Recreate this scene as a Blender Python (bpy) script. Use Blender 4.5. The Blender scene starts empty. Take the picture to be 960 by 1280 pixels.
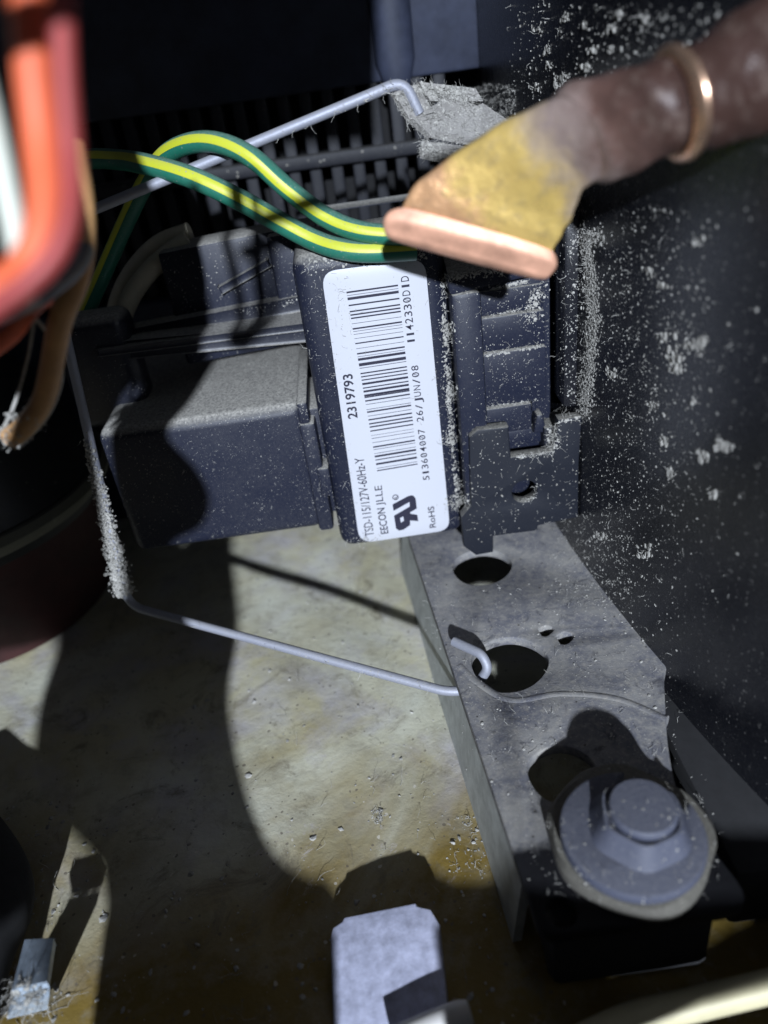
import bpy, bmesh, math, random
from mathutils import Vector, Matrix
from mathutils.bvhtree import BVHTree
random.seed(7)
S = 0.001                                   # everything below is written in millimetres
sc = bpy.context.scene
COL = sc.collection

# ------------------------------------------------------------------ camera
PITCH, ROLL, FPX, IW, IH = math.radians(32), math.radians(8), 963.0, 960.0, 1280.0
FW = Vector((0, math.cos(PITCH), -math.sin(PITCH)))
RT0 = Vector((1, 0, 0)); UP0 = RT0.cross(FW)
RT = RT0 * math.cos(ROLL) - UP0 * math.sin(ROLL)
UP = RT0 * math.sin(ROLL) + UP0 * math.cos(ROLL)
CAM = Vector((-3.1, -129.2, 57.5))
cd = bpy.data.cameras.new('camera'); cam = bpy.data.objects.new('camera', cd); COL.objects.link(cam)
m = Matrix((RT, UP, -FW)).transposed().to_4x4(); m.translation = CAM * S
cam.matrix_world = m
cd.sensor_fit = 'VERTICAL'; cd.sensor_height = 24; cd.lens = 24 * FPX / IH
cd.clip_start = 0.004; cd.clip_end = 20
cd.dof.use_dof = True; cd.dof.focus_distance = 0.131; cd.dof.aperture_fstop = cd.lens / 2.15
sc.camera = cam

def ray(px, py): return FW + RT * ((px - IW / 2) / FPX) - UP * ((py - IH / 2) / FPX)
def PY(px, py, y): r = ray(px, py); return CAM + r * ((y - CAM.y) / r.y)
def PZ(px, py, z): r = ray(px, py); return CAM + r * ((z - CAM.z) / r.z)
def PD(px, py, d): return CAM + ray(px, py) * d
EPI = ray(468, 450).normalized()
LAMP = CAM - EPI * 1500
def toward_lamp(p, d):                       # the point on the way from p to the lamp at camera depth d
    u = LAMP - p; dp = (p - CAM).dot(FW); return p + u * ((d - dp) / u.dot(FW))

# ------------------------------------------------------------------ light
w = bpy.data.worlds.new('World'); sc.world = w; w.use_nodes = True
bg = w.node_tree.nodes['Background']; bg.inputs[0].default_value = (0.72, 0.80, 1.0, 1); bg.inputs[1].default_value = 0.046
ld = bpy.data.lights.new('work_lamp', 'SPOT'); lo = bpy.data.objects.new('work_lamp', ld); COL.objects.link(lo)
lo.location = LAMP * S; lo.rotation_euler = (-EPI).to_track_quat('Z', 'Y').to_euler()
ld.energy = 205; ld.color = (0.80, 0.88, 1.0); ld.shadow_soft_size = 0.019
ld.spot_size = math.radians(20); ld.spot_blend = 0.5
sc.view_settings.view_transform = 'Standard'; sc.view_settings.look = 'None'
sc.view_settings.exposure = 0; sc.view_settings.gamma = 1

# ------------------------------------------------------------------ materials
def newmat(name):
    mt = bpy.data.materials.new(name); mt.use_nodes = True
    nt = mt.node_tree; return mt, nt, nt.nodes, nt.links, nt.nodes['Principled BSDF']
class N:
    def __init__(s, nt):
        s.nt = nt; tc = nt.nodes.new('ShaderNodeTexCoord'); mp = nt.nodes.new('ShaderNodeMapping')
        mp.inputs['Scale'].default_value = (1000, 1000, 1000); nt.links.new(tc.outputs['Object'], mp.inputs['Vector']); s.co = mp.outputs[0]
    def noise(s, scale, detail=4, rough=.6, dist=0, out=0, vec=None):
        n = s.nt.nodes.new('ShaderNodeTexNoise'); n.inputs['Scale'].default_value = scale; n.inputs['Detail'].default_value = detail
        n.inputs['Roughness'].default_value = rough; n.inputs['Distortion'].default_value = dist
        s.nt.links.new(vec or s.co, n.inputs['Vector']); return n.outputs[out]
    def ramp(s, v, a, b, c0=(0, 0, 0, 1), c1=(1, 1, 1, 1)):
        r = s.nt.nodes.new('ShaderNodeValToRGB'); e = r.color_ramp.elements
        e[0].position = a; e[1].position = b; e[0].color = c0; e[1].color = c1
        s.nt.links.new(v, r.inputs[0]); return r.outputs[0]
    def math(s, op, a, b=None, clamp=False):
        n = s.nt.nodes.new('ShaderNodeMath'); n.operation = op; n.use_clamp = clamp
        for i, v in enumerate((a, b)):
            if v is None: continue
            if isinstance(v, (int, float)): n.inputs[i].default_value = v
            else: s.nt.links.new(v, n.inputs[i])
        return n.outputs[0]
    def mix(s, f, a, b):
        n = s.nt.nodes.new('ShaderNodeMix'); n.data_type = 'RGBA'
        for i, v in ((0, f), (6, a), (7, b)):
            if isinstance(v, (int, float)): n.inputs[i].default_value = v
            elif isinstance(v, tuple): n.inputs[i].default_value = v if len(v) == 4 else v + (1,)
            else: s.nt.links.new(v, n.inputs[i])
        return n.outputs[2]
    def specks(s, scale, size, keep):
        off = s.noise(scale * .8, 2, .6, 0, 1)
        va = s.nt.nodes.new('ShaderNodeVectorMath'); va.operation = 'MULTIPLY_ADD'
        s.nt.links.new(off, va.inputs[0]); va.inputs[1].default_value = (.7 / scale,) * 3; s.nt.links.new(s.co, va.inputs[2])
        v = s.nt.nodes.new('ShaderNodeTexVoronoi'); v.inputs['Scale'].default_value = scale; s.nt.links.new(va.outputs[0], v.inputs['Vector'])
        sep = s.nt.nodes.new('ShaderNodeSeparateColor'); s.nt.links.new(v.outputs['Color'], sep.inputs[0])
        thr = s.math('MULTIPLY', s.math('GREATER_THAN', sep.outputs[0], 1 - keep), s.math('MULTIPLY', sep.outputs[1], size))
        return s.math('LESS_THAN', v.outputs['Distance'], thr)
    def normalz(s):
        g = s.nt.nodes.new('ShaderNodeNewGeometry'); x = s.nt.nodes.new('ShaderNodeSeparateXYZ')
        s.nt.links.new(g.outputs['Normal'], x.inputs[0]); return x.outputs[2]
    def bump(s, h, strength, dist):
        b = s.nt.nodes.new('ShaderNodeBump'); b.inputs['Strength'].default_value = strength; b.inputs['Distance'].default_value = dist * S
        s.nt.links.new(h, b.inputs['Height']); s.nt.links.new(b.outputs[0], s.nt.nodes['Principled BSDF'].inputs['Normal'])

DUST = (0.33, 0.315, 0.28)
def dusty(name, base, rough=.4, film=.12, up=.7, keep=.3, size=.33, sscale=1.6, metal=0., dust=DUST, spec=.5, grain=.25, patch=(.52, .62)):
    """plain paint or plastic with a thin film of dust, more of it on faces that look up, and specks"""
    mt, nt, nd, lk, b = newmat(name); n = N(nt)
    fine = n.noise(2.2, 5, .7); big = n.ramp(n.noise(.13, 4, .6), .35, .7)
    f = n.math('MULTIPLY', n.math('MULTIPLY', n.ramp(fine, .3, .75), film), n.math('ADD', big, .35))
    u = n.ramp(n.normalz(), .35, .9)
    uf = n.math('MULTIPLY', n.math('MULTIPLY', u, up), n.ramp(fine, .15, .62))
    sp = n.specks(sscale, size, keep); sp2 = n.specks(sscale * 2.7, size * .8, keep * .8)
    sp = n.math('MAXIMUM', sp, n.math('MULTIPLY', sp2, .7))
    sp = n.math('MULTIPLY', sp, n.math('ADD', n.ramp(n.noise(.22, 3, .6), patch[0] - .15, patch[1]), .12))
    mask = n.math('MAXIMUM', n.math('MAXIMUM', f, uf), n.math('MULTIPLY', sp, .8), True)
    dc = n.mix(n.noise(1.1, 3), tuple(c * .75 for c in dust), tuple(min(1, c * 1.3) for c in dust))
    lk.new(n.mix(mask, tuple(base), dc), b.inputs['Base Color'])
    r = n.math('ADD', n.math('MULTIPLY', mask, .92 - rough), n.math('ADD', n.math('MULTIPLY', n.noise(.6, 4), grain * .3), rough - grain * .15))
    lk.new(r, b.inputs['Roughness']); b.inputs['Metallic'].default_value = metal; b.inputs['Specular IOR Level'].default_value = spec
    n.bump(n.math('ADD', n.math('MULTIPLY', mask, 1.0), n.math('MULTIPLY', n.noise(5, 3), grain)), .6, .12)
    return mt
def plain(name, base, rough=.5, metal=0., var=.15, scale=.5, bump=.1, spec=.5, bscale=4):
    mt, nt, nd, lk, b = newmat(name); n = N(nt)
    v = n.ramp(n.noise(scale, 5, .65), .3, .7)
    lk.new(n.mix(v, tuple(c * (1 - var) for c in base), tuple(min(1, c * (1 + var)) for c in base)), b.inputs['Base Color'])
    lk.new(n.math('ADD', n.math('MULTIPLY', n.noise(scale * 3, 4), .25), max(0, rough - .12)), b.inputs['Roughness'])
    b.inputs['Metallic'].default_value = metal; b.inputs['Specular IOR Level'].default_value = spec
    n.bump(n.noise(bscale, 4), bump * 2, .1); return mt

M = {}
M['box'] = dusty('black_relay_plastic', (.0088, .0115, .026), .44, .035, .95, .45, .3, 2.8, spec=.3, dust=(.38, .365, .33))
M['plug'] = dusty('black_plug_plastic', (.0088, .0115, .026), .44, .05, 1.0, .6, .3, 2.6, grain=.4, spec=.3, dust=(.42, .405, .37))
M['arm'] = dusty('black_arm_plastic', (.009, .0112, .023), .40, .05, .95, .3, .3, 2.4, spec=.4, dust=(.40, .385, .36))
M['tab'] = dusty('black_terminal_plastic', (.011, .013, .02), .5, .02, .7, .25, .3, 1.6, spec=.25)
M['shell'] = dusty('black_compressor_paint', (.0055, .0062, .010), .26, .05, .3, .26, .34, 2.2, patch=(.48, .62), spec=.6, dust=(.30, .29, .275))
def foot_mat():
    mt, nt, nd, lk, b = newmat('dusty_foot_steel'); n = N(nt)
    c = n.mix(n.ramp(n.noise(.12, 6, .7, .5), .36, .64), (.13, .132, .155), (.27, .262, .25))
    c = n.mix(n.math('MULTIPLY', n.ramp(n.noise(.9, 6, .75), .48, .66), .7), c, (.33, .31, .28))
    c = n.mix(n.math('MULTIPLY', n.ramp(n.noise(.25, 7, .75, .8), .56, .66), .75), c, (.055, .055, .065))
    c = n.mix(n.math('MULTIPLY', n.specks(2.2, .32, .4), .7), c, (.42, .40, .37))
    c = n.mix(n.math('MULTIPLY', n.specks(.8, .2, .2), .8), c, (.04, .035, .03))
    sx = nd.new('ShaderNodeSeparateXYZ'); lk.new(n.co, sx.inputs[0])
    bare_and_shade = n.math('ADD', n.math('MULTIPLY', n.math('ADD', n.math('ADD', sx.outputs[1], n.math('MULTIPLY', sx.outputs[0], -.22)), 73.0), -.16), n.math('MULTIPLY', n.math('SUBTRACT', n.noise(.2, 5, .65), .5), 1.2))   # near end: dust-free black paint, plus the shadow around the bolt painted in
    c = n.mix(n.ramp(bare_and_shade, .3, .7), c, (.008, .008, .010))
    lk.new(c, b.inputs['Base Color']); b.inputs['Roughness'].default_value = .8; b.inputs['Specular IOR Level'].default_value = .2
    n.bump(n.math('ADD', n.noise(.2, 5), n.math('MULTIPLY', n.noise(3, 4), .3)), .6, .35); return mt
M['foot'] = foot_mat()
M['flange'] = plain('pale_flange_steel', (.42, .44, .43), .6, .0, .25, .3, .12)
M['cap'] = dusty('slate_rubber_cap', (.058, .065, .10), .62, .3, .5, .4, .35, 2.6, dust=(.17, .17, .19))
M['grommet'] = dusty('dusty_grommet_rubber', (.075, .07, .06), .85, .4, .4, .3, .3, 2.0, dust=(.27, .255, .215))
M['wall'] = plain('black_wall_plastic', (.026, .031, .052), .5, 0, .3, .15, .05, .3)
M['slat'] = dusty('black_slat_plastic', (.007, .008, .013), .6, .04, .15, .2, .3, 1.0, spec=.3)
M['void'] = plain('dark_void', (.003, .003, .004), .9)
M['dust'] = plain('grey_dust', (.38, .37, .345), .95, 0, .3, 1.5, .2, .1)
M['clipdust'] = dusty('dust_caked_steel', (.20, .19, .18), .8, .7, .8, .5, .45, 1.8, dust=(.42, .405, .39))
M['bail'] = dusty('galvanised_wire', (.30, .315, .38), .5, .35, .5, .3, .3, 1.6, metal=.3, dust=(.36, .35, .35))
M['green'] = dusty('green_wire_jacket', (.008, .145, .095), .42, .12, .42, .35, .3, 2.0, dust=(.27, .29, .27))
M['yellow'] = dusty('yellow_wire_stripe', (.52, .55, .025), .42, .12, .3, .3, .3, 2.0, dust=(.36, .37, .25))
M['orange'] = plain('orange_wire_jacket', (.78, .15, .06), .5, 0, .2, .12, .1)
M['mauve'] = plain('dark_red_wire_jacket', (.36, .055, .05), .5, 0, .15, .3, .05)
M['greyw'] = plain('grey_wire_jacket', (.16, .16, .18), .5, 0, .15, .3, .05)
M['whitew'] = plain('white_wire_jacket', (.62, .64, .55), .5, 0, .08, .3, .05)
M['tan'] = plain('tan_wire_jacket', (.50, .28, .12), .5, 0, .2, .25, .1)
M['beige'] = plain('beige_cable_jacket', (.50, .46, .35), .6, 0, .15, .3, .1)
M['cream'] = plain('cream_tube_plastic', (.62, .56, .36), .45, 0, .1, .2, .05)

def tarnished():
    mt, nt, nd, lk, b = newmat('gold_tarnished_tube'); n = N(nt)
    c = n.mix(n.ramp(n.noise(.14, 4, .6, .5), .35, .65), (.94, .66, .19), (.85, .50, .20))
    c = n.mix(n.math('MULTIPLY', n.ramp(n.noise(.13, 5, .65), .50, .70), .55), c, (.42, .34, .30))
    lk.new(c, b.inputs['Base Color']); b.inputs['Metallic'].default_value = .6
    lk.new(n.ramp(n.noise(.3, 4), .3, .7, (.22,) * 3 + (1,), (.5,) * 3 + (1,)), b.inputs['Roughness'])
    n.bump(n.noise(.35, 4), .5, .5); return mt
M['brass'] = tarnished()
M['copper'] = plain('pink_copper_lip', (.74, .40, .27), .52, .3, .35, .2, .3, bscale=.6)
M['ring'] = plain('copper_ring', (.85, .55, .38), .28, .9, .15, .3, .05)
M['sleeve'] = dusty('brown_dusty_sleeve', (.075, .042, .034), .5, .25, .7, .0, .4, 1.2, dust=(.30, .25, .24), spec=.5, metal=.25)
M['zinc'] = plain('zinc_plated_steel', (.52, .54, .70), .38, .35, .3, .5, .35, bscale=1.3)
M['bluemetal'] = plain('blue_grey_metal', (.42, .50, .60), .35, .3, .25, .4, .1)
M['white'] = plain('milky_plastic', (.62, .60, .58), .4, 0, .1, .3, .05)
M['drum'] = dusty('black_drum_plastic', (.008, .009, .012), .5, .1, .25, .2, .3, .6, dust=(.12, .12, .10))
M['rim'] = dusty('dusty_drum_rim', (.10, .10, .08), .8, .4, .3, .3, .4, 1.2, dust=(.17, .17, .14))
M['red'] = plain('dark_red_rubber', (.035, .008, .008), .7, 0, .4, .12, .15)
M['hose_and_shade_black'] = plain('black_hose_and_shade', (.02, .02, .022), .95)
M['lip'] = plain('blocker_steel', (.25, .22, .17), .6, .2)  # only on the added light blockers out of view
M['ink'] = plain('black_ink', (.012, .012, .03), .6, 0, .1, 1, 0)

def label_mat():
    mt, nt, nd, lk, b = newmat('white_label_paper'); n = N(nt)
    sm = n.ramp(n.noise(.35, 5, .65, .5), .62, .8)
    c = n.mix(n.math('MULTIPLY', sm, .2), (.50, .51, .56), (.40, .40, .41))
    c = n.mix(n.math('MULTIPLY', n.specks(.7, .16, .22), .6), c, (.35, .33, .29))
    lk.new(c, b.inputs['Base Color']); b.inputs['Roughness'].default_value = .45
    n.bump(n.noise(.8, 3), .1, .1); return mt
M['label'] = label_mat()

def floor_mat():
    mt, nt, nd, lk, b = newmat('stained_floor_pan'); n = N(nt)
    sx = nd.new('ShaderNodeSeparateXYZ'); lk.new(n.co, sx.inputs[0])
    near = n.math('ADD', n.math('MULTIPLY', sx.outputs[1], -.014), n.math('MULTIPLY', n.math('SUBTRACT', n.noise(.03, 5, .65, .8), .5), 1.3))     # yellow-brown stain from the near edge, darkened to paint in the floor's shade
    c = n.mix(n.ramp(n.noise(.035, 4, .55, .6), .36, .64), (.60, .60, .50), (.50, .46, .30))
    c = n.mix(n.math('MULTIPLY', n.ramp(n.noise(.05, 5, .65, .3), .48, .66), .85), c, (.47, .45, .47))
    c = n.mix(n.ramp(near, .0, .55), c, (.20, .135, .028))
    c = n.mix(n.math('MULTIPLY', n.ramp(n.noise(.16, 5, .7), .5, .70), .6), c, (.30, .27, .20))
    c = n.mix(n.math('MULTIPLY', n.ramp(n.noise(.085, 8, .78, 1.2), .55, .66), .7), c, (.17, .145, .10))
    c = n.mix(n.math('MULTIPLY', n.ramp(n.noise(.11, 8, .8, .6), .60, .68), .75), c, (.50, .46, .45))
    c = n.mix(n.math('MULTIPLY', n.specks(.9, .28, .25), .7), c, (.12, .10, .08))
    c = n.mix(n.math('MULTIPLY', n.specks(.55, .2, .2), .7), c, (.62, .58, .5))
    lk.new(c, b.inputs['Base Color']); lk.new(n.ramp(n.noise(.2, 4), .3, .7, (.45,) * 3 + (1,), (.8,) * 3 + (1,)), b.inputs['Roughness'])
    n.bump(n.math('ADD', n.noise(.12, 5), n.math('MULTIPLY', n.noise(1.2, 5, .7), .2)), .5, .8); return mt
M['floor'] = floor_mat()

# ------------------------------------------------------------------ mesh helpers
ORG = {}
class MB:
    def __init__(s): s.v = []; s.f = []
    def add(s, vs, fs):
        o = len(s.v); s.v += [Vector(p) for p in vs]; s.f += [tuple(i + o for i in f) for f in fs]; return s
    def box(s, a, b, bev=0., seg=2, fn=None):
        bm = bmesh.new(); bmesh.ops.create_cube(bm, size=1)
        a, b = Vector(a), Vector(b); c = (a + b) / 2; d = b - a
        for v in bm.verts: v.co = Vector((v.co.x * d.x, v.co.y * d.y, v.co.z * d.z)) + c
        if fn:
            for v in bm.verts: v.co = fn(v.co.copy())
        if bev > 0: bmesh.ops.bevel(bm, geom=bm.edges[:], offset=bev, segments=seg, profile=.5, affect='EDGES', clamp_overlap=True)
        return s.bm(bm)
    def bm(s, bm):
        bm.verts.index_update(); s.add([v.co.copy() for v in bm.verts], [[v.index for v in f.verts] for f in bm.faces]); bm.free(); return s
    def loft(s, rings, cap=True, closed=True):
        k = len(rings[0]); o = len(s.v)
        for r in rings: s.v += [Vector(p) for p in r]
        for i in range(len(rings) - 1):
            for j in range(k if closed else k - 1):
                s.f.append((o + i * k + j, o + i * k + (j + 1) % k, o + (i + 1) * k + (j + 1) % k, o + (i + 1) * k + j))
        if cap:
            s.f.append(tuple(o + j for j in reversed(range(k)))); s.f.append(tuple(o + (len(rings) - 1) * k + j for j in range(k)))
        return s
    def tube(s, pts, r, k=12, cap=True, arc=None, ref=None, step=1.0):
        pts = smooth_path(pts, step); n = len(pts); rings = []
        rr = r if callable(r) else (lambda t: r)
        up = None
        for i, p in enumerate(pts):
            t = (pts[min(i + 1, n - 1)] - pts[max(i - 1, 0)]).normalized()
            if ref is not None: u = Vector(ref) - t * Vector(ref).dot(t)
            elif up is None: u = t.orthogonal()
            else: u = up - t * up.dot(t)
            u.normalize(); up = u; wv = t.cross(u); q = rr(i / (n - 1))
            if arc: ang = [arc[0] + (arc[1] - arc[0]) * j / k for j in range(k + 1)]
            else: ang = [2 * math.pi * j / k for j in range(k)]
            rings.append([p + (u * math.cos(a) + wv * math.sin(a)) * q for a in ang])
        return s.loft(rings, cap and not arc, not arc)
    def lathe(s, c, prof, k=48, axis=(0, 0, 1), sx=1., sy=1.):
        c = Vector(c); q = Vector((0, 0, 1)).rotation_difference(Vector(axis)); rings = []
        for r, z in prof:
            rings.append([c + q @ Vector((r * sx * math.cos(2 * math.pi * j / k), r * sy * math.sin(2 * math.pi * j / k), z)) for j in range(k)])
        return s.loft(rings, True)
    def build(s, name, mat, parent=None, smooth=True, angle=35):
        me = bpy.data.meshes.new(name)
        if parent is None:
            lo = Vector([min(v[i] for v in s.v) for i in range(3)]); hi = Vector([max(v[i] for v in s.v) for i in range(3)])
            org = Vector(((lo.x + hi.x) / 2, (lo.y + hi.y) / 2, lo.z))
        else: org = ORG[parent]
        me.from_pydata([(v - org) * S for v in s.v], [], s.f); me.materials.append(M[mat] if isinstance(mat, str) else mat)
        bm = bmesh.new(); bm.from_mesh(me); bmesh.ops.recalc_face_normals(bm, faces=bm.faces[:])
        if smooth:
            for f in bm.faces: f.smooth = True
            lim = math.radians(angle)
            for e in bm.edges:
                if len(e.link_faces) == 2 and e.calc_face_angle(0) > lim: e.smooth = False
        bm.to_mesh(me); bm.free()
        o = bpy.data.objects.new(name, me); COL.objects.link(o)
        if parent is None: o.location = org * S
        else: o.parent = parent
        ORG[o] = org; return o

def smooth_path(pts, step):
    """Catmull-Rom through the points, resampled about every `step` mm"""
    pts = [Vector(p) for p in pts]
    if len(pts) == 2: pts = [pts[0], pts[0].lerp(pts[1], .5), pts[1]]
    ext = [pts[0] * 2 - pts[1]] + pts + [pts[-1] * 2 - pts[-2]]; out = []
    for i in range(1, len(ext) - 2):
        a, b, c, d = ext[i - 1:i + 3]; n = max(2, int((c - b).length / step))
        for j in range(n):
            t = j / n
            out.append(.5 * ((2 * b) + (c - a) * t + (2 * a - 5 * b + 4 * c - d) * t * t + (3 * b - a - 3 * c + d) * t ** 3))
    out.append(pts[-1]); return out
def round_corners(pts, rad, n=6):
    pts = [Vector(p) for p in pts]; out = [pts[0]]
    for i in range(1, len(pts) - 1):
        a = (pts[i - 1] - pts[i]); b = (pts[i + 1] - pts[i]); r = min(rad, a.length * .45, b.length * .45)
        p, q = pts[i] + a.normalized() * r, pts[i] + b.normalized() * r
        for j in range(n + 1):
            t = j / n; out.append(p * (1 - t) ** 2 + pts[i] * 2 * t * (1 - t) + q * t * t)
    out.append(pts[-1]); return out
def poly_tube(mb, pts, r, k=12):
    n = len(pts); rings = []; up = None
    for i, p in enumerate(pts):
        t = (pts[min(i + 1, n - 1)] - pts[max(i - 1, 0)]).normalized()
        u = t.orthogonal() if up is None else up - t * up.dot(t)
        u.normalize(); up = u; wv = t.cross(u)
        rings.append([p + (u * math.cos(2 * math.pi * j / k) + wv * math.sin(2 * math.pi * j / k)) * r for j in range(k)])
    return mb.loft(rings)
def rounded_outline(pts, rads, n=5):
    out = []; k = len(pts)
    for i in range(k):
        p = Vector(pts[i]); r = rads[i] if isinstance(rads, (list, tuple)) else rads
        a = (Vector(pts[i - 1]) - p); b = (Vector(pts[(i + 1) % k]) - p); q = min(r, a.length * .48, b.length * .48)
        if q <= 0: out.append(p); continue
        A, B = p + a.normalized() * q, p + b.normalized() * q
        for j in range(n + 1):
            t = j / n; out.append(A * (1 - t) ** 2 + p * 2 * t * (1 - t) + B * t * t)
    return out
def plate(outline, holes, thick, bevel, origin, ux, uy):
    """a plate with holes: 2D outline (mm), thickness centred, mapped by origin + ux*x + uy*y"""
    cu = bpy.data.curves.new('plate_outline', 'CURVE'); cu.dimensions = '2D'; cu.fill_mode = 'BOTH'
    cu.extrude = max(1e-4, thick / 2 - bevel); cu.bevel_depth = bevel; cu.bevel_resolution = 1; cu.offset = -bevel
    for loop in [outline] + holes:
        sp = cu.splines.new('POLY'); sp.points.add(len(loop) - 1); sp.use_cyclic_u = True
        for q, p in zip(sp.points, loop): q.co = (p[0], p[1], 0, 1)
    ob = bpy.data.objects.new('plate_outline', cu); COL.objects.link(ob)
    dg = bpy.context.evaluated_depsgraph_get(); me = bpy.data.meshes.new_from_object(ob.evaluated_get(dg))
    ux, uy = Vector(ux), Vector(uy); uz = ux.cross(uy); mb = MB()
    mb.add([Vector(origin) + ux * v.co.x + uy * v.co.y + uz * v.co.z for v in me.vertices], [tuple(p.vertices) for p in me.polygons])
    bpy.data.objects.remove(ob); bpy.data.curves.remove(cu); bpy.data.meshes.remove(me)
    bm = bmesh.new(); vs = [bm.verts.new(v) for v in mb.v]
    for f in mb.f:
        try: bm.faces.new([vs[i] for i in f])
        except ValueError: pass
    bmesh.ops.remove_doubles(bm, verts=bm.verts[:], dist=1e-4)
    return MB().bm(bm)
def circle(c, r, n=32, wob=0.): 
    return [(c[0] + r * (1 + wob * math.sin(3 * a + 1)) * math.cos(a), c[1] + r * (1 + wob * math.sin(2 * a)) * math.sin(a)) for a in [2 * math.pi * i / n for i in range(n)]]
def thing(name, label, cat, loc, group=None):
    o = bpy.data.objects.new(name, None); COL.objects.link(o); o.empty_display_size = .005
    o.location = Vector(loc) * S; ORG[o] = Vector(loc); return tag(o, label, cat, group)
def tag(o, label, cat, group=None, kind=None):
    o['label'] = label; o['category'] = cat
    if group: o['group'] = group
    if kind: o['kind'] = kind
    return o
def struct(o): o['kind'] = 'structure'; return o
def crumb(mb, p, r, nrm=None):
    t = (1 + 5 ** .5) / 2
    vs = [(-1, t, 0), (1, t, 0), (-1, -t, 0), (1, -t, 0), (0, -1, t), (0, 1, t), (0, -1, -t), (0, 1, -t), (t, 0, -1), (t, 0, 1), (-t, 0, -1), (-t, 0, 1)]
    fs = [(0, 11, 5), (0, 5, 1), (0, 1, 7), (0, 7, 10), (0, 10, 11), (1, 5, 9), (5, 11, 4), (11, 10, 2), (10, 7, 6), (7, 1, 8), (3, 9, 4), (3, 4, 2), (3, 2, 6), (3, 6, 8), (3, 8, 9), (4, 9, 5), (2, 4, 11), (6, 2, 10), (8, 6, 7), (9, 8, 1)]
    sx = [random.uniform(.5, 1.4) for _ in range(3)]; q = Matrix.Rotation(random.uniform(0, 6.3), 3, Vector((random.gauss(0, 1), random.gauss(0, 1), random.gauss(0, 1))).normalized())
    out = []
    for v in vs:
        d = q @ Vector((v[0] * sx[0], v[1] * sx[1], v[2] * sx[2])) * (r / 1.9 * random.uniform(.55, 1.35))
        if nrm is not None: d -= nrm * d.dot(nrm) * .55
        out.append(p + d)
    mb.add(out, fs)
def fibre(mb, p, d, length, r=.05, curl=.6):
    d = Vector(d).normalized(); pts = [Vector(p)]; n = 5
    for i in range(n):
        d = (d + Vector((random.gauss(0, 1), random.gauss(0, 1), random.gauss(0, 1))) * curl * .5).normalized(); pts.append(pts[-1] + d * length / n)
    rings = []
    for i, q in enumerate(pts):
        t = (pts[min(i + 1, n)] - pts[max(i - 1, 0)]).normalized(); u = t.orthogonal().normalized(); wv = t.cross(u)
        rr = r * (1 - .6 * i / n); rings.append([q + u * rr, q - u * rr * .5 + wv * rr * .87, q - u * rr * .5 - wv * rr * .87])
    mb.loft(rings, False)
def rnd(): return Vector((random.gauss(0, 1), random.gauss(0, 1), random.gauss(0, 1)))
def seeded(n): random.seed(n)
V = Vector

# ================================================================== SETTING
ZF, ZB = -57.0, -38.0
mb = MB(); nx, ny = 90, 80
for j in range(ny + 1):
    for i in range(nx + 1):
        x, y = -170 + 340 * i / nx, -150 + 250 * j / ny
        mb.v.append(V((x, y, ZF + .5 * math.sin(x * .11 + .7) * math.sin(y * .09) + .25 * math.sin(x * .31 + y * .2))))
for j in range(ny):
    for i in range(nx): a = j * (nx + 1) + i; mb.f.append((a, a + 1, a + nx + 2, a + nx + 1))
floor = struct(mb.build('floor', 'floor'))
# back wall: upper panel, lower panel, slats in the opening between
YW = 72.
zt, zbm = PY(300, 128, YW).z, PY(300, 320, YW).z
mb = MB(); mb.box((-150, YW, zt), (150, YW + 4, 190), 1.); wall = struct(mb.build('back_wall', 'wall'))
MB().box((-150, YW - 2, ZF - 1), (150, YW + 4, zbm - 8), 1.).build('lower_panel', 'wall', wall)
MB().box((-150, YW + 14, zbm - 30), (150, YW + 16, zt + 12), 0).build('void_panel', 'void', wall)
MB().lathe((PY(490, 40, YW).x, YW - 1, 0), [(3, zt - 1), (4.5, zt + 4), (4.5, 188), (3, 190)], 24, sy=.6).build('highlight_rib', 'wall', wall)  # rib added to catch a highlight streak on the wall
MB().box((-150, YW - 1.5, (zt + zbm) / 2 + 1), (150, YW + 3, (zt + zbm) / 2 + 4), .5).build('cross_bar', 'slat', wall)
x = -92.
while x < 22:
    MB().box((x, YW + 1, zbm - 10), (x + 2.9, YW + 7, zt + 1), .5).build('slat', 'slat', wall); x += 5.1 + .2 * random.random()

# ================================================================== COMPRESSOR
comp = thing('compressor', 'big black dusty compressor shell filling the right side with its steel mounting foot', 'compressor', (99, 30, ZF))
cx, cy, A, B, z0, z1, ex = 99.5, 47.1, 67.5, 178.8, -42.9, -53.6, 4.0
prof = [(1, 150), (1, 100), (1, 60), (1, 33)]
prof = [(1, z) for z in range(150, int(z0), -4)] + [((1 - u ** ex) ** (1 / ex), z0 + (z1 - z0) * u) for u in [0, .2, .4, .55, .7, .8, .88, .94, .98, .998]]
mb = MB(); rings = []
K = 220
for s_, z in prof: rings.append([V((cx + A * s_ * math.cos(2 * math.pi * j / K), cy + B * s_ * math.sin(2 * math.pi * j / K), z)) for j in range(K)])
mb.loft(rings); shell = mb.build('shell', 'shell', comp)
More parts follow.
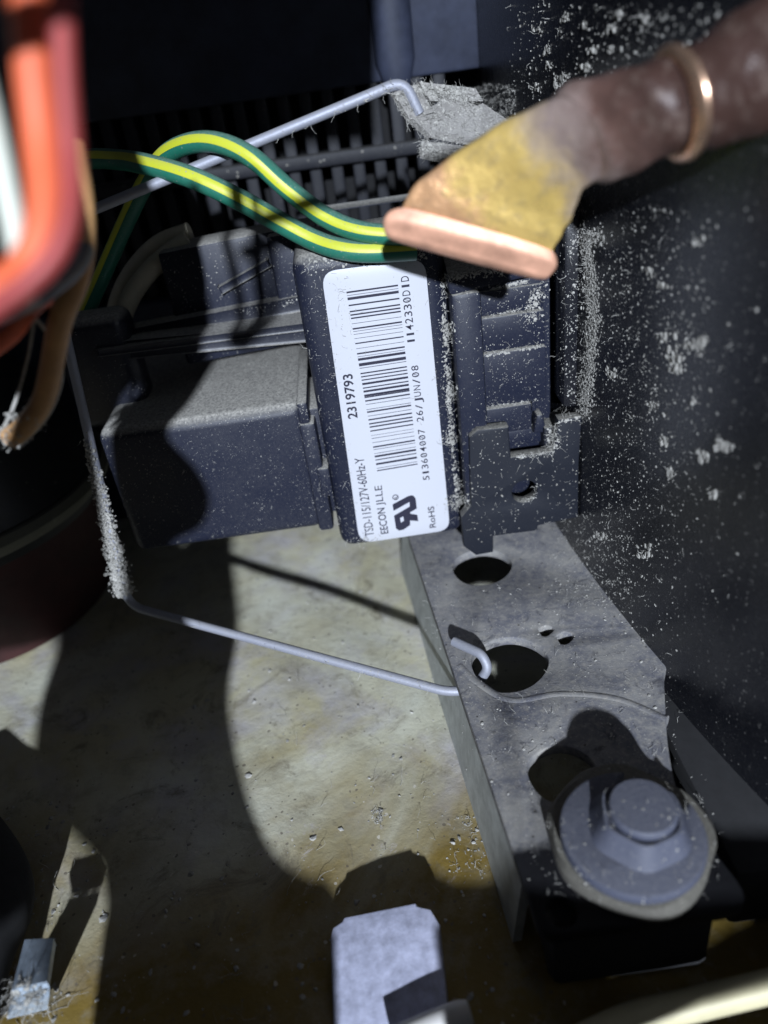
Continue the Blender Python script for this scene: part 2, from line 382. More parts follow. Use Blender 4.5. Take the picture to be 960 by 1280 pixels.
# mounting foot with its holes and the turned-down flange
fo = [PZ(510, 670, ZB), PZ(662, 1128, ZB), PZ(676, 1172, ZB), PZ(948, 1134, ZB), PZ(880, 1046, ZB), PZ(844, 985, ZB), PZ(834, 925, ZB), PZ(830, 846, ZB), PZ(842, 800, ZB)]
fo = [(p.x, p.y) for p in fo] + [(62, -30), (62, 22), (2.2, 22)]
out = rounded_outline([V((p[0], p[1], 0)) for p in fo], [0, 3, 5, 4, 3, 3, 3, 2, 0, 0, 0, 0])
h1, h2 = PZ(602, 708, ZB), PZ(636, 829, ZB)
def pz2(px, py): p = PZ(px, py, ZB); return (p.x, p.y)
holes = [circle((h1.x, h1.y), 6.0, 32, .03), circle((h2.x, h2.y), 6.6, 36, .05), circle(pz2(682, 788), 1.3, 14, .2), circle(pz2(706, 797), 1.5, 14, .2), circle(pz2(702, 966), 5.0, 28, .04), circle(pz2(702, 1139), 2.0, 20)]
foot = plate(out, holes, 2.0, .35, (0, 0, ZB - 1), (1, 0, 0), (0, 1, 0)).build('mounting_foot', 'foot', comp, angle=25)
a, b = PZ(508, 664, ZB), PZ(664, 1134, ZB)
d = (b - a).normalized(); nrm = V((d.y, -d.x, 0))
if nrm.x > 0: nrm = -nrm
q0, q1 = a + V((.9, 0, -1.5)) - d * 12, b + V((.9, 0, -1.5)) - d * 6
mb = MB(); mb.add([q0, q1, q1 + V((-2.2, 0, -18.4)), q0 + V((-2.2, 0, -18.4)), q0 - nrm * 1.4, q1 - nrm * 1.4, q1 - nrm * 1.4 + V((-2.2, 0, -18.4)), q0 - nrm * 1.4 + V((-2.2, 0, -18.4))],
                  [(0, 1, 2, 3), (7, 6, 5, 4), (0, 4, 5, 1), (1, 5, 6, 2), (2, 6, 7, 3), (3, 7, 4, 0)])
mb.build('flange', 'flange', foot, False)
MB().tube([PZ(*p, ZB - 1.25) for p in [(575, 838), (600, 862), (640, 882), (700, 874), (770, 880), (832, 905)]], 1.4, 16).build('pressed_crease', 'foot', foot)
# black block under the foot end, also standing in for the shade there
MB().box((PZ(680, 1170, ZB).x + 1.5, PZ(680, 1170, ZB).y + 2.5, ZF + .6), (PZ(948, 1134, ZB).x - 3, PZ(948, 1134, ZB).y + 12, ZB - 2.3), 1.5).build('shade_pad', 'hose_and_shade_black', comp)
fw0, fw1 = PZ(836, 880, -44), PZ(925, 1105, -44)
MB().box((fw0.x - 3, fw1.y + 1, ZF + .5), (66, fw0.y + 14, -43.5), 1.5).build('shade_fill', 'hose_and_shade_black', comp)  # black box added to fill the shaded gap right of the foot
# terminal fence welded to the shell
MB().box((32.2, -1.5, -5.5), (37.2, 26, 31), .7).build('terminal_fence', 'shell', comp)
MB().tube([V((37.4, -1.2, z)) for z in (-6, 4, 14, 26, 34)], 1.1, 10).build('weld_bead', 'shell', comp)
# retaining clip at the top that holds the bail
cp = [PY(*p) for p in [(492, 112, 5), (522, 106, 9), (548, 180, 3), (585, 138, 14), (610, 200, 2), (645, 166, 14)]]
clip = MB()
a_, b_, c_, d_, e_, f_ = cp
def slab(mb, quad, t):
    n_ = (quad[1] - quad[0]).cross(quad[3] - quad[0]).normalized() * t
    mb.add(list(quad) + [p - n_ for p in quad], [(0, 1, 2, 3), (7, 6, 5, 4), (0, 4, 5, 1), (1, 5, 6, 2), (2, 6, 7, 3), (3, 7, 4, 0)])
slab(clip, [PY(488, 118, 6), PY(516, 108, 8), PY(538, 142, 8), PY(508, 152, 6)], 1.2)
slab(clip, [PY(508, 150, 6), PY(560, 126, 12), PY(606, 142, 14), PY(536, 176, 6)], 1.2)
slab(clip, [PY(536, 172, 4), PY(600, 139, 13), PY(650, 172, 13), PY(596, 184, 4)], 1.4)
slab(clip, [PY(528, 176, 3.6), PY(592, 184, 3.6), PY(588, 208, 4.2), PY(524, 193, 4.2)], 1.4)
slab(clip, [PY(520, 104, 13), PY(590, 112, 16), PY(600, 128, 16), PY(534, 128, 13)], 1.2)
clip_o = clip.build('retaining_clip', 'clipdust', comp, False)
MB().box(PY(640, 170, 9) + V((-2, -3, -3)), PY(640, 170, 9) + V((14, 8, 2)), .6).build('clip_root', 'clipdust', comp)

# ------------------------------------------------------------------ bolt cap and grommet on the foot
bc = PZ(790, 1052, ZB)
g = MB(); k = 48
def ringz(c, r, z, wob=.05, seed=0): return [V((c.x + r * (1 + wob * (math.sin(3 * t + seed) * .5 + math.sin(7 * t + 2 * seed) * .3)) * math.cos(t), c.y + r * (1 + wob * math.sin(4 * t + seed)) * math.sin(t), z)) for t in [2 * math.pi * j / k for j in range(k)]]
g.loft([ringz(bc, 8, ZB - .6), ringz(bc + V((-.5, 0, 0)), 10.6, ZB + .1, .05, 1), ringz(bc + V((-.5, 0, 0)), 10.7, ZB + 1.7, .06, 1), ringz(bc + V((-.4, 0, 0)), 10.2, ZB + 2.6, .06, 2), ringz(bc, 8.0, ZB + 2.9, .03, 2)])
tag(g.build('rubber_grommet', 'grommet'), 'pale dusty rubber grommet ring under the slate bolt cap on the mounting foot', 'grommet')
cap = thing('bolt_cap', 'slate blue round bolt cap with raised boss and a notch, on the mounting foot', 'bolt cap', (bc.x, bc.y, ZB + 2.9))
c2 = V((22.7, -69.2, 0)); R_ = 9.1
n0, n1 = math.radians(19), math.radians(77)        # open slot, seen at the upper right behind the boss
ol = [(c2.x + R_ * math.cos(t), c2.y + R_ * math.sin(t)) for t in [n1 + (2 * math.pi - (n1 - n0)) * i / 60 for i in range(61)]]
ol += [(25.6, -72.2), (23.5, -73.0), (20.5, -71.6), (18.6, -68.6)]
zc = ZB + 4.4
plate(ol, [], 1.9, .5, (0, 0, zc), (1, 0, 0), (0, 1, 0)).build('washer_disc', 'cap', cap, angle=25)
bo = V((23.6, -68.9, 0))
MB().loft([[V((bo.x + (z - zc) * .12 + r * math.cos(t + .3) * (1 + .035 * math.cos(6 * t)), bo.y + (z - zc) * .1 + r * math.sin(t + .3) * (1 + .035 * math.cos(6 * t)), z)) for t in [2 * math.pi * j / 48 for j in range(48)]]
           for r, z in [(6.9, zc), (6.4, zc + .9), (5.7, zc + 1.8), (5.2, zc + 3.0), (4.9, zc + 3.5), (4.55, zc + 3.5), (4.5, zc + 3.0)]]).build('boss', 'cap', cap, angle=30)
MB().lathe((bo.x + .6, bo.y + .5, 0), [(4.3, zc + 2.6), (4.3, zc + 4.0), (4.0, zc + 4.4), (1.5, zc + 4.55)], 40).build('boss_top', 'cap', cap, angle=30)

# ================================================================== STARTER RELAY BOX
relay = thing('starter_relay', 'black dusty starter relay box carrying a white barcode label', 'relay', (10, 10, -31))
MB().box((-12.6, 0, -31), (12.6, 24, 27.6), 2.6, 4).build('housing', 'box', relay)
MB().box((12.2, 4.6, -30.4), (31.6, 24, 26.2), .8).build('housing_wing', 'box', relay)
# frame standing proud round the recess
def fr(a, b, bev=.7, nm='frame_bar', fn=None): return MB().box(a, b, bev, 2, fn).build(nm, 'box', relay)
fr((12.9, -2.6, -29.4), (18.0, 5.2, 18.6), .8)
fr((12.6, -2.4, 18.2), (30.6, 5.4, 21.4), .8, 'frame_bar', lambda v: v + V((0, 0, 1.8 if v.x > 20 else 0)) + V((0, 0, 2.6 if v.y > 2 else 0)))
fr((18.2, -1.6, -29.6), (31, 5.0, -26.4), .6)
MB().box((17.4, 2.6, -27), (30.8, 5.3, 19), .1).build('recess_back', 'box', relay)
zz = [PY(640, 362, 1).z, PY(640, 394, 1).z, PY(640, 440, 0).z, PY(640, 507, 0).z, -9.6]
for i in range(4):
    MB().box((18.15, 2.0 - .75 * i, zz[i + 1] + .12), (29.6 - (3.0 if i == 3 else 0), 4.0, zz[i]), .25).build('recess_panel', 'box', relay)
MB().box((19.2, 1.2, -13.2), (30, 4, -10.0), .3).build('recess_panel', 'box', relay)
MB().box((26.8, -.6, -10.4), (29.4, 3, -6.6), .5, 2, lambda v: V((v.x + (.7 if v.z > -8 and v.x < 28 else 0) - (.7 if v.z > -8 and v.x > 28 else 0), v.y, v.z))).build('peg', 'box', relay)
MB().box((27.0, 1.2, -6.5), (27.9, 4, -1.6), .2).build('recess_panel', 'box', relay)
# terminal tab plate
tp = [(587, 547), (597, 538), (636, 534), (639, 572), (692, 565), (698, 525), (728, 521), (724, 580), (723, 647), (673, 658), (672, 664), (617, 671), (617, 691), (595, 695), (580, 684), (577, 647), (589, 633)]
YT = -4.2
tpl = [PY(*p, YT) for p in tp]; hc = PY(656, 615, YT)
tabp = plate([(p.x, p.z) for p in tpl], [circle((hc.x, hc.z), 2.4, 24)], 2.6, .35, (0, YT + 1.4, 0), (1, 0, 0), (0, 0, 1)).build('terminal_plate', 'tab', relay, angle=25)
MB().box((28.6, -1.4, -29), (35.6, 5, -9), .5).build('plate_backing', 'tab', relay)
# label
lab = rounded_outline([V((p.x, p.z, 0)) for p in (PY(449.5, 679, 0), PY(562.5, 662, 0), PY(531, 323, 0), PY(401.5, 339.5, 0))], [3.2, 2.6, 2.6, 2.6], 6)
label = plate([(p.x, p.y) for p in lab], [], .12, .02, (0, -.06, 0), (1, 0, 0), (0, 0, 1)).build('label_sticker', 'label', relay, angle=25)
LY = -.16
def glyphs(txt, bold):
    cu = bpy.data.curves.new('lettering', 'FONT'); cu.body = txt; cu.size = 1; cu.resolution_u = 3; cu.offset = bold
    ob = bpy.data.objects.new('lettering', cu); COL.objects.link(ob)
    me = bpy.data.meshes.new_from_object(ob.evaluated_get(bpy.context.evaluated_depsgraph_get()))
    r = ([v.co.copy() for v in me.vertices], [tuple(p.vertices) for p in me.polygons])
    bpy.data.objects.remove(ob); bpy.data.curves.remove(cu); bpy.data.meshes.remove(me); return r
def lettering(txt, p0, p1, hpx, bold=0., mono=False):
    """text on the label reading upwards from p0 to p1 (image points); hpx is the capital height in pixels"""
    a, b = PY(*p0, 0), PY(*p1, 0); k = hpx / 7.05; mb = MB()
    if mono:
        vs, fs = [], []; n = len(txt)
        for i, ch in enumerate(txt):
            if ch == ' ': continue
            gv, gf = glyphs(ch, bold); x0, x1 = min(v.x for v in gv), max(v.x for v in gv); w_ = .34 if ch in '1I' else .76
            o = len(vs); vs += [V(((i + .5 + ((v.x - x0) / (x1 - x0) - .5) * w_) / n, v.y, 0)) for v in gv]; fs += [tuple(q + o for q in f) for f in gf]
            if ch == '0':
                o = len(vs); vs += [V(((i + u_) / n, v_, 0)) for u_, v_ in ((.33, .17), (.40, .14), (.67, .53), (.60, .56))]; fs.append((o, o + 1, o + 2, o + 3))
    else:
        vs, fs = glyphs(txt, bold); x0, x1 = min(v.x for v in vs), max(v.x for v in vs); vs = [V(((v.x - x0) / (x1 - x0), v.y, 0)) for v in vs]
    mb.add([V((a.x + (b.x - a.x) * v.x - v.y / .70 * k, LY, a.z + (b.z - a.z) * v.x)) for v in vs], fs)
    return mb.build('lettering', 'ink', label, False)
lettering('TSD-115/127V-60Hz-Y', (467.5, 669), (454.5, 571), 12.6, .004)
lettering('EECON', (485.5, 666), (480.5, 634), 10.8, .014)
lettering('JLLE', (479.5, 631), (477, 606), 10.2, .0)
lettering('2319793', (446.8, 522), (440, 466.5), 12.0, .02)
lettering('RoHS', (544.6, 658.5), (542.2, 632), 8.8, .012)
lettering('513604007 26/JUN/08', (537, 600), (522.4, 455), 9.0, .004, True)
lettering('1142330DID', (518.8, 429), (510.4, 343), 9.6, .004, True)
# barcode: left ends run (433,366)->(471.5,589), right ends (497.5,356.5)->(522,580)
bars = [(297, 10), (318, 3), (340, 16), (384, 9), (425, 9), (448, 9), (470, 9), (506, 3), (540, 10), (558, 3), (577, 3), (605, 3), (638, 8), (672, 3), (706, 10), (726, 3), (745, 16), (780, 20), (803, 4), (838, 9), (860, 8), (882, 8), (908, 14), (935, 8), (958, 14), (984, 12)]
bars = [((y / 5.333 + 310), t / 5.333) for y, t in bars]
bars += [(499.5 - 2.5, 1.6), (502, .6)] + [(y / 6 + 490, t / 6) for y, t in [(30, 14), (68, 10), (95, 4), (133, 4), (152, 12), (182, 4), (210, 11), (240, 11), (264, 11), (294, 10), (328, 3), (350, 4), (381, 4), (414, 12), (433, 4), (463, 4), (485, 16), (511, 8), (542, 16), (573, 4), (591, 9)]]
mb = MB(); ya, yb = 365.5, 588.5
for y, t in bars:
    f = (y - ya) / (yb - ya)
    l, r = PY(433 + 38.5 * f, y, LY), PY(497.5 + 24.5 * f, 356.5 + 223.5 * f, LY); h = t / 6.6 / 2
    mb.add([l + V((0, 0, -h)), r + V((0, 0, -h)), r + V((0, 0, h)), l + V((0, 0, h))], [(0, 1, 2, 3)])
mb.build('barcode', 'ink', label, False)
# the reversed-R and U mark with its small circled R
lg = lambda q: [(p.x, p.z) for p in (PY(480 + a / 16, 610 + b / 16, LY) for a, b in q)]
plate(lg([(170, 330), (480, 165), (540, 148), (590, 155), (632, 210), (658, 410), (520, 490), (530, 515), (668, 538), (685, 662), (522, 650), (525, 740), (390, 835), (300, 852), (240, 810), (200, 555), (515, 372), (510, 280), (190, 460)]),
      [lg([(320, 600), (385, 570), (400, 655), (340, 695)])], .04, 0, (0, LY + .02, 0), (1, 0, 0), (0, 0, 1)).build('approval_mark', 'ink', label, False)
mb = MB(); c = PY(494.4, 621.6, LY); ri, ro = .44, .62; kk = 24
mb.add([V((c.x + r * math.cos(2 * math.pi * i / kk), LY, c.z + r * math.sin(2 * math.pi * i / kk))) for r in (ri, ro) for i in range(kk)], [(i, (i + 1) % kk, kk + (i + 1) % kk, kk + i) for i in range(kk)])
mb.build('registered_mark', 'ink', label, False)
lettering('R', (496.9, 624.0), (496.6, 619.6), 4.4, .01)

# ================================================================== PLUG HOUSING (left)
plug = thing('plug_housing', 'large black plastic plug housing with dusty top, left of the relay box', 'plug', (-33, 20, -26))
MB().box((-53.2, .8, -25.6), (-15.0, 46, 1.6), 2.2, 4).build('plug_body', 'plug', plug)
MB().box((-16.4, .2, -25.9), (-13.4, 14, -2.2), .7).build('end_flange', 'plug', plug)
MB().box((-16.2, .5, -2.4), (-14.2, 30, 1.9), .5).build('end_flange', 'plug', plug)
MB().box((-14.6, -.3, -17.8), (-12.3, 6, -11.6), .5).build('latch', 'plug', plug)
MB().box((-16.2, 4, -24), (-12.2, 20, -1), .3).build('neck', 'plug', plug)
# arm over the plug: two long ribs, web between, rounded end clip
def bar(mb, p, q, w, h, bev=.5):
    p, q = V(p), V(q); d = (q - p); L = d.length; d.normalize(); s = d.cross(V((0, 0, 1))).normalized(); u = s.cross(d)
    bm = bmesh.new(); bmesh.ops.create_cube(bm, size=1)
    for v in bm.verts: v.co = (p + q) / 2 + d * v.co.x * L + s * v.co.y * w + u * v.co.z * h
    bmesh.ops.bevel(bm, geom=bm.edges[:], offset=bev, segments=2, profile=.5, affect='EDGES', clamp_overlap=True); return mb.bm(bm)
YA = 15.
bar(MB(), PY(130, 424, YA + 6), PY(388, 374, YA + 6), 3.0, 3.0).build('upper_rib', 'arm', plug)
bar(MB(), PY(130, 431, YA + 2), PY(389, 398, YA + 2), 9.0, 1.4, .3).build('web', 'arm', plug)
bar(MB(), PY(130, 437, YA), PY(390, 412, YA), 2.4, 3.6).build('lower_rib', 'arm', plug)
MB().box(PY(126, 520, YA - 2) + V((-4.6, 0, -3)), PY(126, 397, YA - 2) + V((3.6, 9, 0)), 2.4, 4).build('end_clip', 'arm', plug)
MB().box(PY(300, 398, YA + 5) + V((-1, 0, -1)), PY(300, 398, YA + 5) + V((2, 2, .9)), .4).build('rib_nub', 'arm', plug)
# block behind
blk = thing('terminal_block', 'black plastic terminal block with a dusty top behind the plug arm', 'terminal block', (-22, 26, 10))
p0, p1 = PY(211, 372, 22), PY(343, 292, 22)
def taper(v): return v + V((0, 0, 1.2 if v.x > -25 else 0))
MB().box((p0.x, 22, p0.z - 14), (p1.x, 31, p1.z - .6), .7, 2, taper).build('block_body', 'plug', blk)
p2, p3 = PY(346, 366, 20), PY(382, 296, 20)
MB().box((p2.x, 20, p2.z - 8), (p3.x + 2, 33, p3.z + 1), .6).build('block_side', 'plug', blk)
bar(MB(), PY(276, 362, 21), PY(336, 328, 21), 1.4, 1.4, .3).build('block_rib', 'plug', blk)
# horizontal rail behind the relay box
tag(MB().box(PY(380, 268, 34) + V((0, 0, 0)), PY(640, 232, 34) + V((0, 6, 0)), .6).build('rear_rail', 'plug'), 'black horizontal rail behind the top of the relay box', 'rail')

# ================================================================== BAIL WIRE
P = [PY(524, 142, 6), PY(505, 101, 6), PY(52, 289, 9), PY(160, 757, -4), PZ(560, 865, -42), PZ(560, 865, -42) + V((4.6, .2, -.4)), V((11.0, -32.0, -37.6)), V((10.2, -30.5, -35.6)), V((6.0, -26.0, -35.9))]
bail = tag(poly_tube(MB(), round_corners(P, 4.0), .86).build('bail_wire', 'bail'), 'long bent galvanised wire bail running round the plug housing and hooked in the foot', 'wire bail')

# ================================================================== GROUND WIRES
def striped(name, pts, r, ref, label, roll=0.):
    t = thing(name, label, 'wire', pts[0], 'striped ground wires')
    MB().tube(pts, r, 18, ref=ref).build('jacket', 'green', t)
    MB().tube(pts, r + .05, 6, arc=(roll - .40, roll + .40), ref=ref).build('stripe', 'yellow', t); return t
striped('ground_wire', [PY(88, 430, 20), PY(120, 362, 22), PY(160, 272, 22), PY(186, 222, 20), PY(216, 188, 12), PY(262, 177, 6), PY(312, 195, 2.5), PY(362, 238, 1), PY(408, 272, -1), PY(450, 289, -3), PY(500, 294, -4), PY(545, 292, -4)], 1.6, (-.35, -.6, .5),
        'upper green and yellow ground wire that arches over the wire bail', .15)
striped('ground_wire', [PY(70, 210, 26), PY(110, 199, 24), PY(150, 200, 20), PY(185, 206, 11), PY(240, 222, 5), PY(300, 250, 3), PY(350, 278, 1.5), PY(392, 300, 0), PY(425, 311, -2), PY(462, 315, -3), PY(520, 312, -3)], 1.7, (-.2, -.75, .6),
        'lower green and yellow ground wire sagging onto the relay box above the label', .1)

# ================================================================== BEIGE CABLES behind the plug arm
tag(MB().tube([PY(236, 300, 27), PY(205, 322, 26), PY(176, 352, 25), PY(156, 388, 24), PY(148, 424, 24)], 1.9, 14).build('beige_cable', 'beige'), 'inner beige cable curving out of the terminal block', 'cable', 'beige cables')
tag(MB().tube([PY(238, 290, 31), PY(200, 305, 31), PY(170, 335, 31), PY(150, 372, 31), PY(138, 424, 31)], 1.9, 14).build('beige_cable', 'beige'), 'outer beige cable, furthest back, curving out of the terminal block', 'cable', 'beige cables')

# ================================================================== PINCHED TUBE (foreground)
TS = .94
tube = thing('process_tube', 'pinched gold and copper tube end reaching over the relay box, out of focus', 'tube', PD(640, 300, 96 * TS))
def section(px, py, d, hw, ht, ang, tilt=0., k=40, pw=1.):
    d *= TS; c = PD(px, py, d); s_ = d / FPX; wv = (RT * math.cos(math.radians(ang)) - UP * math.sin(math.radians(ang)))
    tv = (-FW * math.cos(math.radians(tilt)) + (UP * math.cos(math.radians(ang)) + RT * math.sin(math.radians(ang))) * math.sin(math.radians(tilt)))
    r = []
    for j in range(k):
        t = 2 * math.pi * j / k; a, b = math.cos(t), math.sin(t)
        a = math.copysign(abs(a) ** pw, a); b = math.copysign(abs(b) ** pw, b)
        r.append(c + wv * a * hw * s_ + tv * b * ht * s_)
    return r
def smooth_loft(secs, lump=0., n=6):
    k = len(secs[0]); paths = []
    for j in range(k):
        ext = [secs[0][j] * 2 - secs[1][j]] + [q[j] for q in secs] + [secs[-1][j] * 2 - secs[-2][j]]; o = []
        for i in range(1, len(ext) - 2):
            a, b, c, d = ext[i - 1:i + 3]
            for q in range(n):
                t = q / n; o.append(.5 * ((2 * b) + (c - a) * t + (2 * a - 5 * b + 4 * c - d) * t * t + (3 * b - a - 3 * c + d) * t ** 3))
        o.append(secs[-1][j]); paths.append(o)
    rings = [[paths[j][i] for j in range(k)] for i in range(len(paths[0]))]
    if lump:
        for i, r in enumerate(rings):
            c = sum(r, V((0, 0, 0))) / k
            for j in range(k): r[j] = c + (r[j] - c) * (1 + lump * (math.sin(i * .9 + j * .31) * .5 + math.sin(i * .37 - j * .47 + 1) * .6))
    return MB().loft(rings)
def tube_mat():
    mt, nt, nd, lk, b = newmat('heat_tinted_tube'); n = N(nt)
    a, e = PD(600, 290, 101.5 * TS), PD(830, 136, 83 * TS); ax = e - a; org = ORG[tube]
    dp = nd.new('ShaderNodeVectorMath'); dp.operation = 'DOT_PRODUCT'; lk.new(n.co, dp.inputs[0]); dp.inputs[1].default_value = ax / ax.length_squared
    t = n.math('SUBTRACT', dp.outputs['Value'], (a - org).dot(ax) / ax.length_squared)
    t = n.math('ADD', t, n.math('MULTIPLY', n.math('SUBTRACT', n.noise(.22, 5, .65), .5), .45))
    r = nd.new('ShaderNodeValToRGB'); lk.new(t, r.inputs[0]); el = r.color_ramp.elements
    st = [(0, (.88, .50, .26)), (.12, (.95, .66, .22)), (.36, (.90, .64, .20)), (.50, (.62, .47, .30)), (.62, (.38, .29, .26)), (.80, (.15, .085, .07)), (1, (.06, .032, .026))]
    el[0].position, el[1].position = st[0][0], st[-1][0]; el[0].color, el[1].color = st[0][1] + (1,), st[-1][1] + (1,)
    for p_, c_ in st[1:-1]: q = el.new(p_); q.color = c_ + (1,)
    c = n.mix(n.math('MULTIPLY', n.ramp(n.noise(.5, 5, .7), .5, .7), .4), r.outputs[0], (.25, .19, .16))
    lk.new(c, b.inputs['Base Color']); lk.new(n.ramp(t, .3, .8, (.55,) * 3 + (1,), (.1,) * 3 + (1,)), b.inputs['Metallic'])
    lk.new(n.ramp(n.noise(.3, 4), .3, .7, (.25,) * 3 + (1,), (.55,) * 3 + (1,)), b.inputs['Roughness'])
    n.bump(n.noise(.4, 5), .6, .5); return mt
M['brass'] = M['sleeve'] = tube_mat()
lip = [section(581, 322, 103, 96, 8, 15, 10, pw=.6), section(583, 319, 103, 106, 13, 15, 10, pw=.6), section(587, 308, 102, 111, 16, 15, 10, pw=.6), section(591, 297, 101.5, 110, 15, 16, 10, pw=.6), section(594, 290, 101, 102, 12, 16, 10, pw=.6)]
smooth_loft(lip, .01, 4).build('pinched_lip', 'copper', tube, angle=80)
fan = [section(592, 296, 101.5, 96, 10, 16, 10, pw=.7), section(602, 276, 100, 98, 15, 18, 10, pw=.75), section(622, 252, 98.5, 92, 24, 22, 10, pw=.8), section(646, 228, 96.5, 80, 36, 30, 10, pw=.9), section(674, 203, 94, 66, 47, 42, 8), section(705, 182, 91, 57, 54, 54, 5), section(735, 169, 89, 54, 54, 60)]
smooth_loft(fan, .02).build('flattened_end', 'brass', tube, angle=80)
slv = [section(712, 178, 91, 50, 50, 56), section(722, 174, 90, 60, 58, 58), section(750, 163, 88, 64, 62, 62), section(790, 149, 85, 58, 60, 66), section(830, 136, 83, 55, 56, 68), section(870, 124, 81, 60, 60, 66), section(915, 104, 79, 70, 66, 62), section(970, 76, 76, 76, 70, 60), section(1040, 40, 73, 76, 70, 60), section(1160, -20, 70, 70, 70, 60)]
smooth_loft(slv, .05).build('sleeve', 'sleeve', tube, angle=80)
rg = []
for q in range(17):
    a = 2 * math.pi * q / 16; rr = 60 + 9 * math.sin(a); off = 10 * math.cos(a)
    rg.append(section(846 + off, 131 - off * .36, 82 - off * .05, rr, rr, 70))
MB().loft(rg, False).build('copper_ring', 'ring', tube, angle=80)

# ================================================================== WIRES ON THE LEFT
def wire(name, mat, pts, r, label): return tag(MB().tube([PD(*p) for p in pts], r, 16).build(name, mat), label, 'wire', 'loose wires at the upper left')
wire('wire', 'orange', [(30, -160, 46), (36, -40, 46), (42, 80, 47), (52, 180, 48), (58, 250, 48), (52, 300, 48), (30, 338, 48), (-10, 366, 47), (-60, 395, 47)], 1.2, 'bright orange wire bending away at the left edge, out of focus')
wire('wire', 'mauve', [(74, -160, 44), (76, -40, 44), (80, 80, 45), (88, 200, 46), (88, 262, 46), (70, 316, 46), (30, 358, 46), (-40, 406, 45)], .7, 'dark red wire just right of the orange wire')
wire('wire', 'whitew', [(-60, -60, 50), (-34, 60, 50), (-8, 160, 51), (12, 250, 52), (26, 320, 53), (30, 380, 55)], .85, 'pale white wire left of the orange wire')
wire('wire', 'greyw', [(100, 238, 88), (108, 290, 87), (96, 330, 84), (58, 362, 80), (10, 388, 78), (-50, 410, 76)], 1.1, 'thin grey wire curving below the orange wire')
wire('wire', 'orange', [(90, 370, 92), (58, 372, 90), (34, 392, 88), (14, 418, 86), (-30, 450, 84)], 1.0, 'short orange wire below the bend of the bright orange wire')
tanw = wire('wire', 'tan', [(92, 180, 86), (103, 250, 86), (104, 310, 86), (94, 355, 87), (76, 400, 89), (66, 450, 92), (54, 500, 95), (32, 532, 97), (12, 548, 98)], 1.35, 'tan brown wire with a frayed dusty end')

for i, (pts, lb) in enumerate((([(62, 352, 90), (44, 395, 92), (34, 450, 95), (12, 520, 97), (-20, 570, 98)], 'leftmost thin grey thread hanging below the orange wires'),
                               ([(80, 372, 92), (66, 420, 96), (62, 470, 99), (40, 510, 99), (4, 552, 99)], 'thin grey thread curving behind the tan wire'),
                               ([(40, 392, 90), (64, 425, 94), (78, 470, 99), (60, 520, 101), (22, 560, 102)], 'thin grey thread looping to the right below the orange wires'))):
    tag(MB().tube([PD(*p) for p in pts], .22, 6).build('thread', 'dust'), lb, 'thread', 'loose grey threads')
# ================================================================== DRUM AT LEFT
drum = thing('round_drum', 'black round drum with a pale dusty rim at the left edge', 'drum', (-104, 36, -52))
dc_ = V((-106, 38, 0)); R1 = 38
MB().lathe(dc_, [(R1 - 2, -27), (R1 - .5, -25.5), (R1, -24), (R1 - 1.2, -22.4), (R1 - 4, -22)], 72).build('dusty_rim', 'rim', drum)
MB().lathe(dc_, [(R1 - 4, -30), (R1 - 2.2, -21.8), (R1 - 5, -17), (R1 - 9, -4), (R1 - 14, 3), (R1 - 22, 6), (4, 7)], 72).build('drum_body', 'drum', drum)
MB().lathe(dc_, [(R1 - 9, ZF + .6), (R1 - 8, ZF + 5), (R1 - 7, -44), (R1 - 7, -38), (R1 - 6, -28)], 72).build('red_base', 'red', drum)

# ================================================================== BOTTOM THINGS
tb = [(446, 1500), (413, 1172), (416, 1160), (428, 1152), (430, 1147), (519, 1129), (521, 1133), (538, 1137), (549, 1155), (594, 1500)]
TO = PD(485, 1130, 114.0); tn = (PD(495, 1280, 103.5) - TO).normalized(); tx = (PD(560, 1130, 112) - TO); tx = (tx - tn * tx.dot(tn)).normalized(); tz = tx.cross(-tn)
def on_tab(px, py):
    r = ray(px, py); p = CAM + r * ((TO - CAM).dot(tz) / r.dot(tz)) - TO; return (p.dot(tx), p.dot(-tn))
ol = [on_tab(*p) for p in tb]; ol[0] = (ol[1][0] + .4, ol[5][1] - 24); ol[-1] = (ol[-2][0] - .2, ol[5][1] - 24)
ztab = tag(plate(ol, [], 1.1, .22, TO - tz * .55, tx, -tn).build('zinc_tab', 'zinc', None, angle=25), 'zinc plated steel tab with rounded corners bent up from the floor at the bottom edge', 'metal tab')
TABQ = [TO + tx * ol[i][0] - tn * ol[i][1] for i in (1, 3, 5, 6, 8)]
TABB = [TO + tx * ol[-1][0] - tn * (ol[5][1] - 22), TO + tx * ol[0][0] - tn * (ol[5][1] - 22)]
tag(MB().tube([PD(486, 1306, 100), PD(545, 1280, 100), PD(588, 1265, 100)], lambda t: 1.75 if t < .93 else 1.45, 16).build('milky_sleeve', 'white'), 'small milky plastic sleeve beside the zinc tab at the bottom edge', 'sleeve')
tag(MB().tube([PD(700, 1316, 96), PD(785, 1276, 96), PD(870, 1255, 96), (PD(970, 1231, 96)), PD(1100, 1200, 96)], 1.9, 16).build('cream_tube', 'cream'), 'front cream plastic tube crossing the bottom right corner', 'tube', 'cream tubes')
tag(MB().tube([PD(700, 1300, 106), PD(775, 1266, 106), PD(830, 1248, 106), (PD(890, 1240, 106)), PD(960, 1244, 106)], 1.7, 16).build('cream_tube', 'cream'), 'rear cream plastic tube behind the front one at the bottom right', 'tube', 'cream tubes')
bp = thing('bent_bracket', 'small blue grey bent metal bracket at the lower left corner', 'bracket', PZ(40, 1225, ZF + 6))
mbp = MB(); slab(mbp, [PZ(18, 1246, -48), PZ(34, 1182, -50), PZ(70, 1180, -50), PZ(62, 1234, -48)], 1.2); mbp.build('bracket_plate', 'bluemetal', bp, False)
